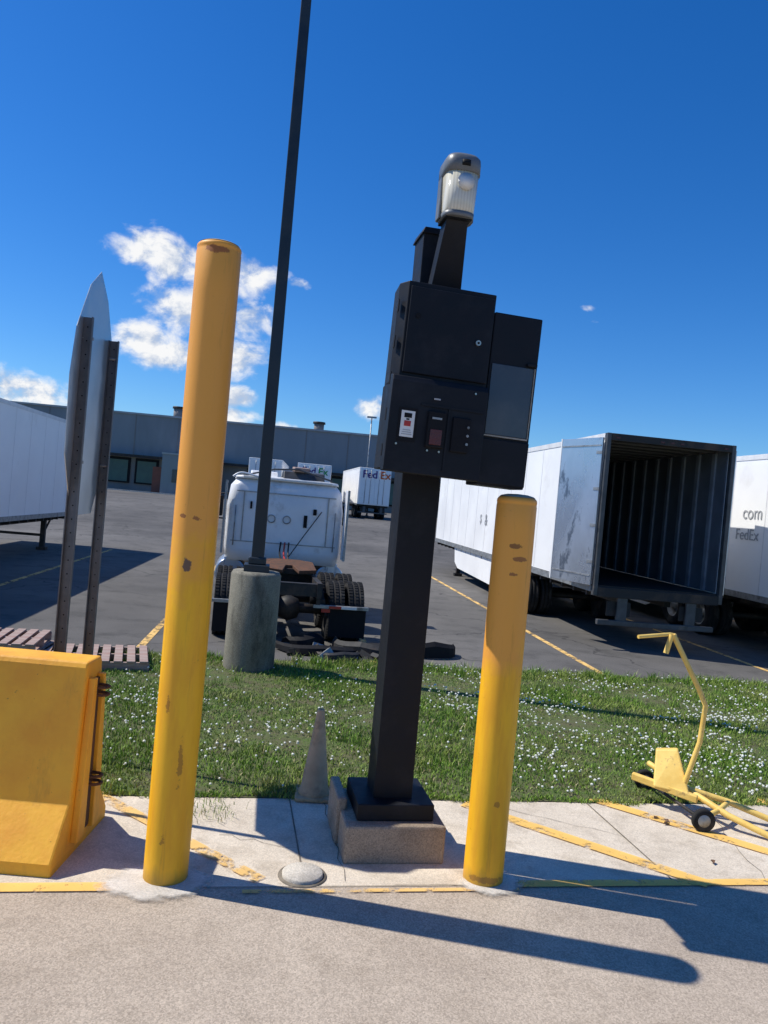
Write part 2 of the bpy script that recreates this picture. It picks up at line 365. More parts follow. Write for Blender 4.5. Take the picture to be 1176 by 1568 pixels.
def blades(name,lx,ly,h,parent,z0=.01,wd=.0035):
    n=len(lx); c,s=math.cos(YAW),math.sin(YAW)
    x=OX+lx*c-ly*s; y=OY+lx*s+ly*c
    a=rng.uniform(0,2*np.pi,n); la=rng.uniform(0,2*np.pi,n); lean=rng.uniform(.1,1.0,n)*h
    ww=wd*rng.uniform(.7,1.6,n)
    dx,dy=np.cos(a)*ww,np.sin(a)*ww; lxx,lyy=np.cos(la)*lean,np.sin(la)*lean
    V=np.zeros((n,5,3))
    V[:,0]=np.stack([x-dx,y-dy,np.full(n,z0)],1); V[:,1]=np.stack([x+dx,y+dy,np.full(n,z0)],1)
    V[:,2]=np.stack([x+dx*.8+lxx*.35,y+dy*.8+lyy*.35,z0+h*.6],1); V[:,3]=np.stack([x-dx*.8+lxx*.35,y-dy*.8+lyy*.35,z0+h*.6],1)
    V[:,4]=np.stack([x+lxx,y+lyy,z0+h*rng.uniform(.85,1,n)],1)
    me=bpy.data.meshes.new(name); me.vertices.add(n*5); me.vertices.foreach_set('co',V.ravel())
    base=np.arange(n)*5
    loops=np.stack([base,base+1,base+2,base+3,base+3,base+2,base+4],1).ravel()
    me.loops.add(n*7); me.loops.foreach_set('vertex_index',loops.astype(np.int32))
    me.polygons.add(n*2); ls=np.stack([np.arange(n)*7,np.arange(n)*7+4],1).ravel()
    me.polygons.foreach_set('loop_start',ls.astype(np.int32))
    me.update(calc_edges=True); me.validate()
    t=me.attributes.new('tint','FLOAT','POINT'); t.data.foreach_set('value',np.repeat(rng.uniform(0,1,n),5).astype(np.float32))
    me.materials.append(m_grass); o=bpy.data.objects.new(name,me); sc.collection.objects.link(o); o.parent=parent
    return o
def field(lx,ly):
    return .5+.25*np.sin(lx*2.1+1.3*np.sin(ly*1.7))+.25*np.sin(ly*3.1+lx*.9+2*np.sin(lx*1.3))
n=230000
lx=rng.uniform(-6.5,8.0,n); ly=GY0+.02+(GY1-GY0-.02)*rng.uniform(0,1,n)**1.15
fl=field(lx,ly); keep=rng.uniform(0,1,n)<(.40+.6*fl); lx,ly,fl=lx[keep],ly[keep],fl[keep]
blades('grass_blades_near',lx,ly,(.024+.048*fl*rng.uniform(.3,1.25,len(lx)))*(1+.3*(ly>5.2)),verge)
cx_=rng.uniform(-6,7.5,260); cy_=np.where(rng.uniform(0,1,260)<.6,GY1-rng.uniform(0,.5,260),rng.uniform(GY0+.1,GY1,260))
ti=rng.integers(0,260,9000); lx=cx_[ti]+rng.normal(0,.05,9000); ly=cy_[ti]+rng.normal(0,.05,9000)
blades('grass_tufts',lx,ly,rng.uniform(.06,.15,9000),verge,wd=.003)
n=40000
lx=np.concatenate([rng.uniform(-18,-6.5,n//2),rng.uniform(8,20,n//2)]); ly=rng.uniform(GY0,GY1,n)
blades('grass_blades_far',lx,ly,rng.uniform(.03,.07,n),verge,wd=.006)
n=5000; lx=rng.uniform(-6.5,8,n); ly=GY0+.01+rng.normal(0,.018,n)+.03*np.sin(lx*5)+.015*np.sin(lx*13)
blades('grass_edge_tufts',lx,ly,rng.uniform(.02,.05,n),verge)
n=110; lx=-1.22+rng.normal(0,.10,n); ly=.50+rng.normal(0,.13,n)
blades('grass_sprigs',lx,ly,rng.uniform(.02,.09,n),verge,wd=.0025)
m_flower=pm('clover_white',(.86,.86,.78),(.68,.68,.56),60,.7,0,0)
ico=[(0,0,1),(.894,0,.447),(.276,.851,.447),(-.724,.526,.447),(-.724,-.526,.447),(.276,-.851,.447),(.724,.526,-.447),(-.276,.851,-.447),(-.894,0,-.447),(-.276,-.851,-.447),(.724,-.526,-.447),(0,0,-1)]
icf=[(0,1,2),(0,2,3),(0,3,4),(0,4,5),(0,5,1),(1,6,2),(2,7,3),(3,8,4),(4,9,5),(5,10,1),(6,7,2),(7,8,3),(8,9,4),(9,10,5),(10,6,1),(11,7,6),(11,8,7),(11,9,8),(11,10,9),(11,6,10)]
fv=[];ff=[];cnt=0
while cnt<3700:
    a=random.uniform(-6.5,8); b_=random.uniform(GY0+.1,GY1)
    d=mnoise.noise((a*.7,b_*.9,8))+.5*mnoise.noise((a*2.5,b_*2.5,2))
    g=1.2*math.exp(-((b_-2.9)/.75)**2)+ (.5 if a>1.5 else .12)
    if random.random()>max(0.02,(d+.35))*g: continue
    x,y=S(a,b_); r=random.uniform(.007,.016); z=random.uniform(.045,.085); k=len(fv)
    for q in ico: fv.append((x+q[0]*r,y+q[1]*r,z+q[2]*r*.85))
    for q in icf: ff.append(tuple(k+i for i in q))
    cnt+=1
mesh('clover_flowers',fv,ff,m_flower,verge)

# ------------------------------------------------------------ bollards
def ragged(name,x,y,r,mat,z,sx=1,sy=1,yaw=0):
    v=[(r*math.cos(2*math.pi*i/40),r*math.sin(2*math.pi*i/40),0) for i in range(40)]
    o=mesh(name,v,[tuple(range(40))],mat,None,loc=(x,y,z),rot=(0,0,yaw)); o.scale=(sx,sy,1); return o
def bollard(name,x,y,h,r,patches,split,dome,capmat,tilt=0):
    e=empty(name,(x,y,0)); e.rotation_euler=(0,tilt,0)
    pr=[(r,0)]+[(r,h*i/12) for i in range(1,12)]+[(r,h-.075),(r*.985,h-.07),(r*.985,h-.055),(r,h-.05)]
    for i in range(1,8):
        t=math.pi/2*i/7; pr.append((r*math.cos(t)**.6 if i<7 else 0,h-.045+dome*math.sin(t)))
    lathe('post',pr,mat_bollard(name+'_paint',patches,split),e,48)
    lathe('top_skin',[(r*.90,h-.045+dome*.52),(r*.8,h-.045+dome*.72),(r*.5,h-.045+dome*.93),(0,h-.045+dome*1.015)],capmat,e,40,loc=(0,0,.004))
    return e
m_topgrey=pm('weathered_top',(.42,.38,.28),(.30,.25,.15),14,.8,dirt=(.16,.09,.04),dscale=7)
br=(.42,.19,.02);dk=(.035,.04,.06);rs=(.27,.10,.03)
b1=bollard('bollard',-1.13,4.66,3.88,.133,[(.0,-.13,1.93,.05,.085,dk,1.10),(.03,-.12,2.21,.06,.03,rs,1.1),(-.05,-.12,2.22,.05,.03,rs,1.15),(.02,-.13,3.80,.15,.05,(.33,.10,.03),1.1),(.06,-.12,.75,.05,.45,br,1.3),(.0,-.13,.30,.1,.15,br,1.4),(-.04,-.12,1.1,.05,.25,(.4,.17,.02),1.35)],1.95,.035,m_topgrey)
b2=bollard('bollard.001',.855,5.0,2.53,.13,[(.0,-.13,2.2,.07,.03,(.2,.08,.02),1.0),(.03,-.13,2.12,.09,.03,rs,1.05),(.0,-.13,2.02,.07,.03,rs,1.2),(.0,-.1,.06,.2,.05,br,1.1),(.03,-.13,.55,.05,.05,br,1.15)],1.45,.045,m_topgrey)
ragged('grout_patch',-1.16,4.585,.34,m_patch,.0215,1.08,.70,YAW)
ragged('grout_patch.001',.90,4.95,.26,m_patch2,.0215,.9,.75,YAW)

# ------------------------------------------------------------ kiosk
ek=empty('access_kiosk',(OX,OY,0),YAW)
box('concrete_plinth',-.345,.345,-.33,.35,0,.26,m_block,ek,bev=.018)
box('plinth_rim',-.37,-.30,-.06,.37,.02,.34,m_block,ek,bev=.015)
box('base_plate',-.26,.27,-.25,.26,.262,.375,m_black,ek,bev=.008)
box('column',-.135,.135,-.135,.135,.37,4.26,m_black,ek,bev=.006)
hexa('column_cap',[(-.15,-.15,4.255),(.15,-.15,4.255),(.15,.15,4.255),(-.15,.15,4.255)],[(-.13,-.14,4.30),(.15,-.14,4.30),(.15,.15,4.31),(-.13,.15,4.31)],m_black,ek,.004)
TL=R(1.5); KS=.945
ec=empty('cabinet',(-.068-math.sin(TL)*2.6*KS,-.290,.132+.004),0,ek); ec.rotation_euler=(0,TL,0); ec.scale=(KS,KS,KS)
box('mount_bracket_low',-.12,.12,-.26,-.134,2.75,2.85,m_black,ek); box('mount_bracket_high',-.12,.12,-.26,-.134,3.45,3.55,m_black,ek)
prism('cabinet_upper',[(-.30,.04),(-.315,-.20),(-.27,-.30),(.335,-.30),(.335,.04)],'Z',3.20,3.865,m_black,ec,bev=.006)
box('cabinet_door',-.255,.325,-.318,-.302,3.26,3.83,m_black,ec,bev=.006)
box('cabinet_lower_back',-.31,.335,-.302,.03,2.62,3.199,m_black,ec,bev=.006)
prism('cabinet_lower_front',[(-.30,2.60),(-.40,2.60),(-.40,3.19),(-.385,3.225),(-.30,3.24)],'X',-.325,.325,m_black,ec,bev=.006)
box('side_panel',.338,.68,-.30,-.06,2.585,3.755,m_black,ec,bev=.008)
box('side_panel_lip',.338,.676,-.318,-.3005,2.60,2.90,m_black,ec,bev=.004)
box('side_panel_hood',.60,.67,-.325,-.3005,3.42,3.44,m_black,ec,bev=.003)
box('display_window',.355,.655,-.309,-.3005,2.93,3.41,m_screen,ec,bev=.004)
box('display_trim_bottom',.35,.66,-.316,-.3005,2.918,2.928,m_trim,ec)
box('display_trim_right',.656,.662,-.316,-.3005,2.93,3.41,m_trim,ec)
cyl('cabinet_lock',(.235,-.318,3.52),(.235,-.335,3.52),.018,.018,m_brass,ec,16)
cyl('cabinet_lock_core',(.235,-.335,3.52),(.235,-.338,3.52),.008,.008,m_blackm,ec,12)
cyl('cabinet_plug',(-.19,-.318,3.64),(-.19,-.325,3.64),.018,.018,m_blackm,ec,16)
FY=-.402
box('intercom_label',-.245,-.155,FY-.004,FY+.001,2.83,3.00,m_label,ec)
box('label_print_a',-.225,-.175,FY-.006,FY-.0045,2.955,2.985,m_blackm,ec)
box('label_print_b',-.222,-.178,FY-.006,FY-.0045,2.90,2.935,m_red,ec)
box('label_print_d',-.21,-.19,FY-.006,FY-.0045,2.94,2.95,m_blackm,ec)
for i in range(3): box('label_line_%d'%i,-.235+i*.004,-.165-i*.005,FY-.006,FY-.0045,2.845+i*.014,2.850+i*.014,m_grey,ec)
box('intercom_frame',-.262,-.138,FY-.0015,FY+.001,2.80,3.02,m_blackm,ec)
box('reader_body',-.07,.05,FY-.03,FY+.001,2.78,3.02,m_blackm,ec,bev=.01)
box('reader_screen',-.05,.03,FY-.034,FY-.029,2.80,2.90,m_redlens,ec,bev=.002)
box('reader_slot',-.045,.02,FY-.034,FY-.029,2.965,2.978,m_galv,ec)
box('reader_slot_b',-.045,-.005,FY-.034,FY-.029,3.09,3.10,m_grey,ec)
box('printer_body',.10,.22,FY-.02,FY+.001,2.77,3.0,m_blackm,ec,bev=.008)
for i in range(3): cyl('button_%d'%i,(.205,FY-.02,2.83+i*.055),(.205,FY-.027,2.83+i*.055),.009,.009,m_galv,ec,12)
for i,(a,b_) in enumerate([(-.26,2.78),(.235,3.17),(.145,2.79),(.165,2.79),(-.05,2.76),(.03,2.76),(.02,3.01)]):
    cyl('screw_%d'%i,(a,FY,b_),(a,FY-.006,b_),.007,.007,m_brass,ec,10)
box('bezel_h',-.12,.30,FY-.006,FY,3.045,3.06,m_black,ec)
box('bezel_v',.065,.078,FY-.006,FY,2.64,3.06,m_black,ec)
for i in range(5): box('hinge_%d'%i,-.322,-.316,-.27,-.23,2.70+i*.24,2.78+i*.24,m_blackm,ec)
hexa('lamp_arm',[(-.10,-.24,3.70),(.13,-.24,3.70),(.13,-.10,3.70),(-.10,-.10,3.70)],[(-.065,-.47,4.265),(.075,-.47,4.265),(.075,-.33,4.265),(-.065,-.33,4.265)],m_black,ek,.005)
box('lamp_bracket',-.085,.09,-.50,-.31,4.25,4.268,m_black,ek)
m,nt_,b_,tc_=newmat('lamp_lens')
wv=nd(nt_,'ShaderNodeTexWave',{'Vector':tc_,'Scale':16.0,'Distortion':.3},out=1)
setin(nt_,b_.inputs['Base Color'],MX(nt_,MR(nt_,wv,0,1,0,.6),(.82,.78,.64),(.62,.58,.46))); b_.inputs['Roughness'].default_value=.15; b_.inputs['Transmission Weight'].default_value=.15
bump(nt_,b_,wv,.3,.002); m_lens=m
def rrect(hx,y0,y1,r=.04,n=5):
    pts=[]
    for (cx,cy,a0) in ((hx-r,y1-r,0),(-hx+r,y1-r,90),(-hx+r,y0+r,180),(hx-r,y0+r,270)):
        for i in range(n+1):
            a=R(a0+90*i/n); pts.append((cx+r*math.cos(a),cy+r*math.sin(a)))
    return pts
def dsec(hx,y0,y1,n=14):
    pts=[(hx,y1),(-hx,y1)]
    ym=y0+min(hx*.9,(y1-y0)*.85)
    for i in range(n+1):
        a=R(180+180*i/n); pts.append((hx*math.copysign(abs(math.cos(a))**.75,math.cos(a)),ym+(ym-y0)*math.copysign(abs(math.sin(a))**.75,math.sin(a))))
    return pts
def loft(name,secs,mat,parent,smooth=True,cap=True,loc=(0,0,0)):
    v=[];f=[];n=len(secs[0][0])
    for pts,z in secs:
        for p in pts: v.append((p[0],p[1],z))
    for k in range(len(secs)-1):
        for i in range(n): j=(i+1)%n; f.append((k*n+i,k*n+j,(k+1)*n+j,(k+1)*n+i))
    if cap: f+=[tuple(range(n-1,-1,-1)),tuple(range((len(secs)-1)*n,len(secs)*n))]
    o=mesh(name,v,f,mat,parent,loc=loc,fixn=True)
    if smooth:
        for p in o.data.polygons:
            if len(p.vertices)==4: p.use_smooth=True
    return o
el=empty('lamp_head',(.005,-.02,-.035),0,ek)
loft('lens',[(dsec(.092,-.50,-.33),4.305),(dsec(.100,-.525,-.33),4.34),(dsec(.110,-.54,-.33),4.57)],m_lens,el)
loft('lens_rim',[(dsec(.100,-.515,-.325),4.292),(dsec(.104,-.52,-.325),4.322)],m_cap,el)
loft('cap',[(dsec(.116,-.548,-.31),4.565),(dsec(.116,-.548,-.31),4.63),(dsec(.113,-.543,-.315),4.66),(dsec(.100,-.52,-.33),4.682),(dsec(.07,-.48,-.35),4.692)],m_cap,el)
box('back_box',-.116,.116,-.33,-.30,4.30,4.62,m_cap,el,bev=.01)
box('side_frame',-.118,-.104,-.40,-.33,4.30,4.565,m_cap,el,bev=.004)
box('side_frame_r',.104,.118,-.40,-.33,4.30,4.565,m_cap,el,bev=.004)
loft('photocell',[(dsec(.03,-.560,-.53),4.595),(dsec(.03,-.560,-.53),4.63)],m_blackm,el)
lathe('lamp_bulb_reflector',[(0,-.006),(.05,-.004),(.055,.0),(0,.006)],m_label,el,24,loc=(.01,-.541,4.50),rot=(R(90),0,0))

mh=empty('cleanout_cover',(-.31,4.83,0))
lathe('cover',[(.130,0),(.130,.03),(.122,.038),(.0,.044)],m_cov,mh,40)
lathe('ring',[(.155,.010),(.152,.016),(.133,.016)],m_joint,mh,40)

cn=empty('traffic_cone',(-.36,6.14,.012),R(5))
box('base',-.15,.15,-.15,.15,0,.03,m_cone,cn,bev=.01)
lathe('body',[(.128,.03),(.125,.05),(.112,.055),(.030,.69),(.024,.70),(.018,.70),(.022,.66)],m_cone,cn,32)

# jersey barrier
jb=empty('traffic_barrier',(-1.78,4.985,0),0)
prof=[(-.455,0),(-.455,.085),(-.235,.36),(-.13,1.19),(-.11,1.225),(.11,1.225),(.13,1.19),(.235,.36),(.455,.085),(.455,0)]
v=[];N_=len(prof);xs=[-3.2+.2*i for i in range(17)]
for x in xs:
    for (a,b_) in prof: v.append((x,a,b_))
f=[(i*N_+k,i*N_+k+1,(i+1)*N_+k+1,(i+1)*N_+k) for i in range(16) for k in range(N_-1)]
f+=[tuple(range(N_-1,-1,-1)),tuple(range(16*N_,17*N_))]
mesh('barrier_body',v,f,m_barr,jb,bev=.014,fixn=True)
prism('end_slot',[(-.055,.12),(-.045,1.10),(.045,1.10),(.055,.12)],'X',.0,.022,m_rust,jb)
prism('end_key_l',[(-.19,.10),(-.095,1.12),(-.052,1.12),(-.065,.10)],'X',.0,.045,m_barr,jb,bev=.006)
prism('end_key_r',[(.065,.10),(.052,1.12),(.095,1.12),(.19,.10)],'X',.0,.045,m_barr,jb,bev=.006)
for i,z in enumerate((.42,.47,1.00,1.05)):
    tube('loop_%d'%i,[(.01,-.04,z),(.07,-.04,z),(.10,-.014,z),(.10,.014,z),(.07,.04,z),(.01,.04,z)],.010,m_rust,jb)

# ------------------------------------------------------------ road sign on two posts
sg=empty('road_sign',(0,0,0))
def chan(name,x,y,z1):
    w_=.038
    box(name+'_web',x-w_,x+w_,y-.004,y+.004,0,z1,m_dark2,sg)
    box(name+'_fl_a',x-w_-.004,x-w_+.004,y-.03,y-.0045,0,z1,m_dark2,sg)
    box(name+'_fl_b',x+w_-.004,x+w_+.004,y-.03,y-.0045,0,z1,m_dark2,sg)
    for i in range(int(z1/.10)): 
        cyl(name+'_hole',(x,y-.0045,.08+i*.10),(x,y-.006,.08+i*.10),.006,.006,m_blackm,sg,6)
chan('post_near',-2.26,5.60,3.55); chan('post_far',-2.38,6.48,3.55)
d=Vector((-.146,.989)); nrm=Vector((.989,.146))
c0=Vector((-2.30,6.03))-nrm*.06
poly=[(0,4.0),(.30,3.84),(.62,3.48),(.66,3.1),(.62,2.5),(.30,2.10),(-.34,2.10),(-.64,2.55),(-.68,3.1),(-.60,3.45),(-.30,3.82)]
v=[]
for s_ in (-.002,.002):
    for (a,z) in poly:
        p=c0+d*a+nrm*s_; v.append((p.x,p.y,z))
n_=len(poly)
mesh('panel',v,[tuple(range(n_)),tuple(range(2*n_-1,n_-1,-1))]+[(i,n_+i,n_+(i+1)%n_,(i+1)%n_) for i in range(n_)],m_signb,sg)
for z in (2.5,3.4):
    for q in (-.42,.46):
        p=c0+d*q; cyl('bolt',(p.x,p.y,z),(p.x+nrm.x*.08,p.y+nrm.y*.08,z),.012,.012,m_galv,sg,10)

# ------------------------------------------------------------ light pole on pedestal
lp=empty('light_pole',(-1.65,10.42,0),R(8))
lathe('pedestal',[(.345,0),(.34,.3),(.335,1.28),(.31,1.325),(0,1.33)],m_ped,lp,40)
box('base_cover',-.17,.17,-.17,.17,1.325,1.42,m_pole,lp,bev=.01)
box('base_cover_top',-.12,.12,-.12,.12,1.42,1.52,m_pole,lp,bev=.02)
hexa('shaft',[(-.085,-.085,1.5),(.085,-.085,1.5),(.085,.085,1.5),(-.085,.085,1.5)],[(-.06,-.06,12),(.06,-.06,12),(.06,.06,12),(-.06,.06,12)],m_pole,lp,.01)
box('arm',-.9,.9,-.04,.04,11.8,11.9,m_pole,lp)
box('luminaire_l',-1.5,-.8,-.2,.2,11.75,11.95,m_pole,lp,bev=.03); box('luminaire_r',.8,1.5,-.2,.2,11.75,11.95,m_pole,lp,bev=.03)

# ------------------------------------------------------------ wheels
def wheel(par,x,y,r=.5,w_=.27,z=0,out=1,nm='wheel',tread=True):
    pr=[(r*.56,-w_*.42),(r*.8,-w_*.5),(r*.95,-w_*.48),(r,-w_*.38),(r,-w_*.20),(r*.985,-w_*.19),(r*.985,-w_*.15),(r,-w_*.14),(r,w_*.14),(r*.985,w_*.15),(r*.985,w_*.19),(r,w_*.2),(r,w_*.38),(r*.95,w_*.48),(r*.8,w_*.5),(r*.56,w_*.42)]
    lathe(nm+'_tire',pr,m_rub,par,40,'X',loc=(x,y,z+r))
    s=out
    lathe(nm+'_rim',[(r*.57,s*w_*.42),(r*.52,s*w_*.40),(r*.48,s*w_*.1),(r*.3,s*w_*.05),(r*.22,s*w_*.05),(r*.2,s*w_*.35),(0,s*w_*.37)],m_galv,par,28,'X',loc=(x,y,z+r))
    lathe(nm+'_back',[(r*.57,-s*w_*.42),(r*.45,-s*w_*.3),(0,-s*w_*.3)],m_dark,par,24,'X',loc=(x,y,z+r))
    if not tread: return
    v=[];f=[]
    for i in range(52):
        a=2*math.pi*i/52
        for (u0,u1) in ((-.47,-.24),(-.10,.10),(.24,.47)):
            k=len(v)
            for rr in (r*.97,r*1.016):
                for (aa,u) in ((a,u0),(a+.07,u0),(a+.07,u1),(a,u1)):
                    v.append((u*w_,rr*math.cos(aa),rr*math.sin(aa)))
            f+=[(k+4,k+5,k+6,k+7),(k,k+1,k+5,k+4),(k+1,k+2,k+6,k+5),(k+2,k+3,k+7,k+6),(k+3,k,k+4,k+7)]
    mesh(nm+'_tread',v,f,m_rub,par,loc=(x,y,z+r))

# ------------------------------------------------------------ semi trailers
def trailer(name,x,y,yaw,L,z=0,H=4.1,W=2.6,openrear=False,skirt=True,tandem=3.5):
    e=empty(name,(x,y,z),yaw); h=W/2; zb=1.12
    if not openrear:
        box('body',-h,h,0,L,zb,H,m_white,e,bev=.03)
        box('rear_door_l',-h+.08,-.015,-.03,.001,zb+.1,H-.15,m_white,e,bev=.01)
        box('rear_door_r',.015,h-.08,-.03,.001,zb+.1,H-.15,m_white,e,bev=.01)
        for s in (-.75,-.35,.35,.75): cyl('lock_rod',(s,-.05,zb+.1),(s,-.05,H-.15),.018,.018,m_galv,e,8)
    else:
        box('wall_left',-h,-h+.05,.02,L,zb+.08,H-.05,m_white,e)
        box('wall_right',h-.05,h,.02,L,zb+.08,H-.05,m_white,e)
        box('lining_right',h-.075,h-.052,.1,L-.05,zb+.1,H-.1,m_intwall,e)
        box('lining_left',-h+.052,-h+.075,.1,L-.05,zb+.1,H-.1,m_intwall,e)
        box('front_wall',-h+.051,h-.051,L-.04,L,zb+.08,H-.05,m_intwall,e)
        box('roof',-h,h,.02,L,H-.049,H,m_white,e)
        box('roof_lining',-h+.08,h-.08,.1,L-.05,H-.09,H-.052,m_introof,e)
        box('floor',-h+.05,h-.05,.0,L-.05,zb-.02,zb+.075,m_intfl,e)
        for i in range(26):
            yy_=.45+i*.61
            if yy_<L-.2:
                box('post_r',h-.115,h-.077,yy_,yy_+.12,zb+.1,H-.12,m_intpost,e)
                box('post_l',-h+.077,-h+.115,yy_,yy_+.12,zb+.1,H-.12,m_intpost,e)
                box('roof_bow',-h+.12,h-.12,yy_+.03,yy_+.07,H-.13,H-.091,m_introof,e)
        box('frame_l',-h-.012,-h+.07,-.06,.06,zb-.12,H+.012,m_alum2,e,bev=.01)
        box('frame_r',h-.07,h+.012,-.06,.06,zb-.12,H+.012,m_alum2,e,bev=.01)
        box('frame_top',-h+.071,h-.071,-.058,.058,H-.13,H+.01,m_dark,e,bev=.01)
        box('frame_sill',-h+.071,h-.071,-.058,.058,zb-.14,zb+.05,m_dark,e,bev=.01)
        for i,s in enumerate((-.2,0,.2,-1.1,1.1)): box('marker_%d'%i,s-.04,s+.04,-.066,-.058,H-.085,H-.055,m_redlens,e)
        dr=empty('door_left_open',(-h-.03,.02,0),R(18),e)
        box('door_panel',-.045,-.005,0,1.22,zb+.06,H-.08,m_alum,dr,bev=.006)
        box('door_edge',-.05,.0,1.221,1.25,zb+.05,H-.07,m_white,dr)
        for q in (1.6,2.3,3.0,3.7): box('door_hinge',-.056,-.046,-.02,.14,q,q+.06,m_galv,dr)
        for q in (1.35,3.85): box('door_rail',-.056,-.0455,.03,1.19,q,q+.03,m_galv,dr)
        dr2=empty('door_right_open',(h+.03,.02,0),R(-3),e)
        box('door_panel',.005,.045,0,1.22,zb+.06,H-.08,m_alum,dr2,bev=.006)
    box('rail_l',-h-.02,-h+.02,.07,L-.02,zb-.06,zb+.07,m_galv,e)
    box('rail_r',h-.02,h+.02,.07,L-.02,zb-.06,zb+.07,m_galv,e)
    box('top_rail_l',-h-.012,-h+.02,.07,L-.02,H-.10,H+.008,m_seam,e)
    box('top_rail_r',h-.02,h+.012,.07,L-.02,H-.10,H+.008,m_seam,e)
    q=1.2
    while q<L-.3:
        box('panel_seam_l',-h-.004,-h+.002,q,q+.025,zb+.07,H-.1,m_seam,e)
        box('panel_seam_r',h-.002,h+.004,q,q+.025,zb+.07,H-.1,m_seam,e); q+=1.22
    q=.4
    while q<L: box('crossmember',-h+.05,h-.05,q,q+.08,zb-.16,zb-.062,m_dark,e); q+=.7
    box('beam_l',-.55,-.42,.5,L-.6,.82,.955,m_dark,e); box('beam_r',.42,.55,.5,L-.6,.82,.955,m_dark,e)
    for i,ya in enumerate((tandem,tandem+1.25)):
        cyl('axle_%d'%i,(-1.1,ya,.5),(1.1,ya,.5),.07,.07,m_dark,e,12)
        for s in (-1,1):
            wheel(e,s*1.13,ya,out=s,tread=False); wheel(e,s*.80,ya,out=s,tread=False)
    box('bumper_bar',-1.18,1.18,-.06,.04,.45,.55,m_alum2,e,bev=.01)
    box('bumper_post_l',-.80,-.60,-.03,.02,.55,.98,m_alum2,e); box('bumper_post_r',.60,.80,-.03,.02,.55,.98,m_alum2,e)
    box('bumper_brace_l',-.98,-.5,.04,.06,.62,.9,m_dark,e); box('bumper_brace_r',.5,.98,.04,.06,.62,.9,m_dark,e)
    for s in (-.95,.95):
        box('leg',s-.07,s+.07,L-3.0,L-2.86,.10,1.02,m_dark,e); box('foot',s-.14,s+.14,L-3.05,L-2.81,.01,.10,m_dark,e)
        tube('leg_brace',[(s,L-2.9,.5),(s,L-2.2,1.0)],.03,m_dark,e)
    box('leg_cross',-.88,.88,L-2.96,L-2.90,.42,.50,m_dark,e)
    if skirt:
        for s in (-1,1):
            prism('skirt',[(tandem+2.1,zb-.06),(L-3.4,zb-.06),(L-3.6,.55),(L-4.1,.38),(tandem+2.7,.30),(tandem+2.2,.45)],'X',s*(h-.06)-.01,s*(h-.06)+.01,m_white,e)
    return e
t1=trailer('semi_trailer',5.40,14.85,R(7),16.1,openrear=True,tandem=4.4)
t2=trailer('semi_trailer.001',9.22,14.7,R(7),16.1)
t3=trailer('semi_trailer.002',-9.90,11.2,R(7),15.6,skirt=False,tandem=1.6)
t4=trailer('semi_trailer.003',-.95,62,R(9),13,z=1.0,tandem=2,skirt=False)
t5=trailer('semi_trailer.004',-5.7,60,R(4),13,z=.98,tandem=2,skirt=False,H=3.95)
t6=trailer('semi_trailer.005',-9.6,60.5,R(5),13,z=.98,tandem=2,skirt=False,H=4.05)
t7=trailer('semi_trailer.006',13.1,15.0,R(7),16.1)
RX=(R(90),0,0)
text('decal_a','Fed',.85,(-1.05,-.06,3.3),RX,m_purple,t4); text('decal_b','Ex',.85,(.40,-.06,3.3),RX,m_orange,t4)
text('decal_a','Fed',.75,(-.95,-.06,3.15),RX,m_purple,t5); text('decal_b','Ex',.75,(.32,-.06,3.15),RX,m_green,t5)
LX=(R(90),0,R(-90))
text('decal_url','com',.40,(-1.312,2.0,2.75),LX,m_grey,t2,0); text('decal_name','FedEx',.34,(-1.312,2.2,2.3),LX,m_grey,t2,0)
for i,(yy_,zz,s) in enumerate([(8.6,2.0,.5),(9.2,2.05,.4)]):
    text('faded_mark_%d'%i,('&','$')[i],s,(-1.312,yy_,zz),LX,m_grey,t1,0)

# ------------------------------------------------------------ tractor unit
tr=empty('truck_tractor',(-1.47,12.95,0),R(11))
for ya in (0,1.3):
    cyl('axle',(-1.0,ya,.5),(1.0,ya,.5),.08,.08,m_dark,tr,12); lathe('diff',[(0,-.22),(.16,-.16),(.22,0),(.16,.16),(0,.22)],m_dark,tr,18,'X',loc=(0,ya,.5))
    for s in (-1,1): wheel(tr,s*1.09,ya,out=s); wheel(tr,s*.76,ya,out=s)
for s in (-1,1):
    box('frame_rail',s*.42-.04,s*.42+.04,-.75,6.2,.78,1.02,m_dark,tr)
    box('mudflap',s*.92-.30,s*.92+.30,-.66,-.645,.16,.62,m_blackm,tr)
    box('mudflap_bar',s*.80-.45,s*.80+.45,-.70,-.64,.62,.67,m_galv,tr)
    box('tail_lamp',s*.55-.07,s*.55+.07,-.72,-.70,.56,.615,m_red,tr)
    box('spring_a',s*.52-.05,s*.52+.05,-.4,1.7,.62,.72,m_dark,tr)
    box('flap_arm',s*.42-.03,s*.42+.03,-.70,-.64,.67,.8,m_dark,tr)
    cyl('fuel_tank',(s*1.0,2.7,.72),(s*1.0,4.0,.72),.31,.31,m_alum,tr,28,bev=.02)
    wheel(tr,s*1.0,5.6,out=s)
box('reflective_strip',.60,.80,-.722,-.712,.625,.665,m_red,tr); box('reflective_strip_w',.80,1.05,-.722,-.712,.625,.665,m_label,tr)
for y_ in (-.72,.62,1.95): box('cross_member',-.38,.38,y_,y_+.14,.80,1.0,m_dark,tr)
box('chassis_deck',-.38,.38,2.1,2.55,.98,1.03,m_galv,tr)
prism('fifth_wheel',[(-.45,-.35),(-.45,.35),(-.2,.5),(.2,.5),(.45,.35),(.45,-.35),(.14,-.5),(.06,-.05),(-.06,-.05),(-.14,-.5)],'Z',1.12,1.18,m_rust,tr,bev=.01,loc=(0,.7,0),rot=(R(6),0,0))
box('fifth_wheel_base',-.42,.42,.45,.95,1.02,1.11,m_dark,tr)
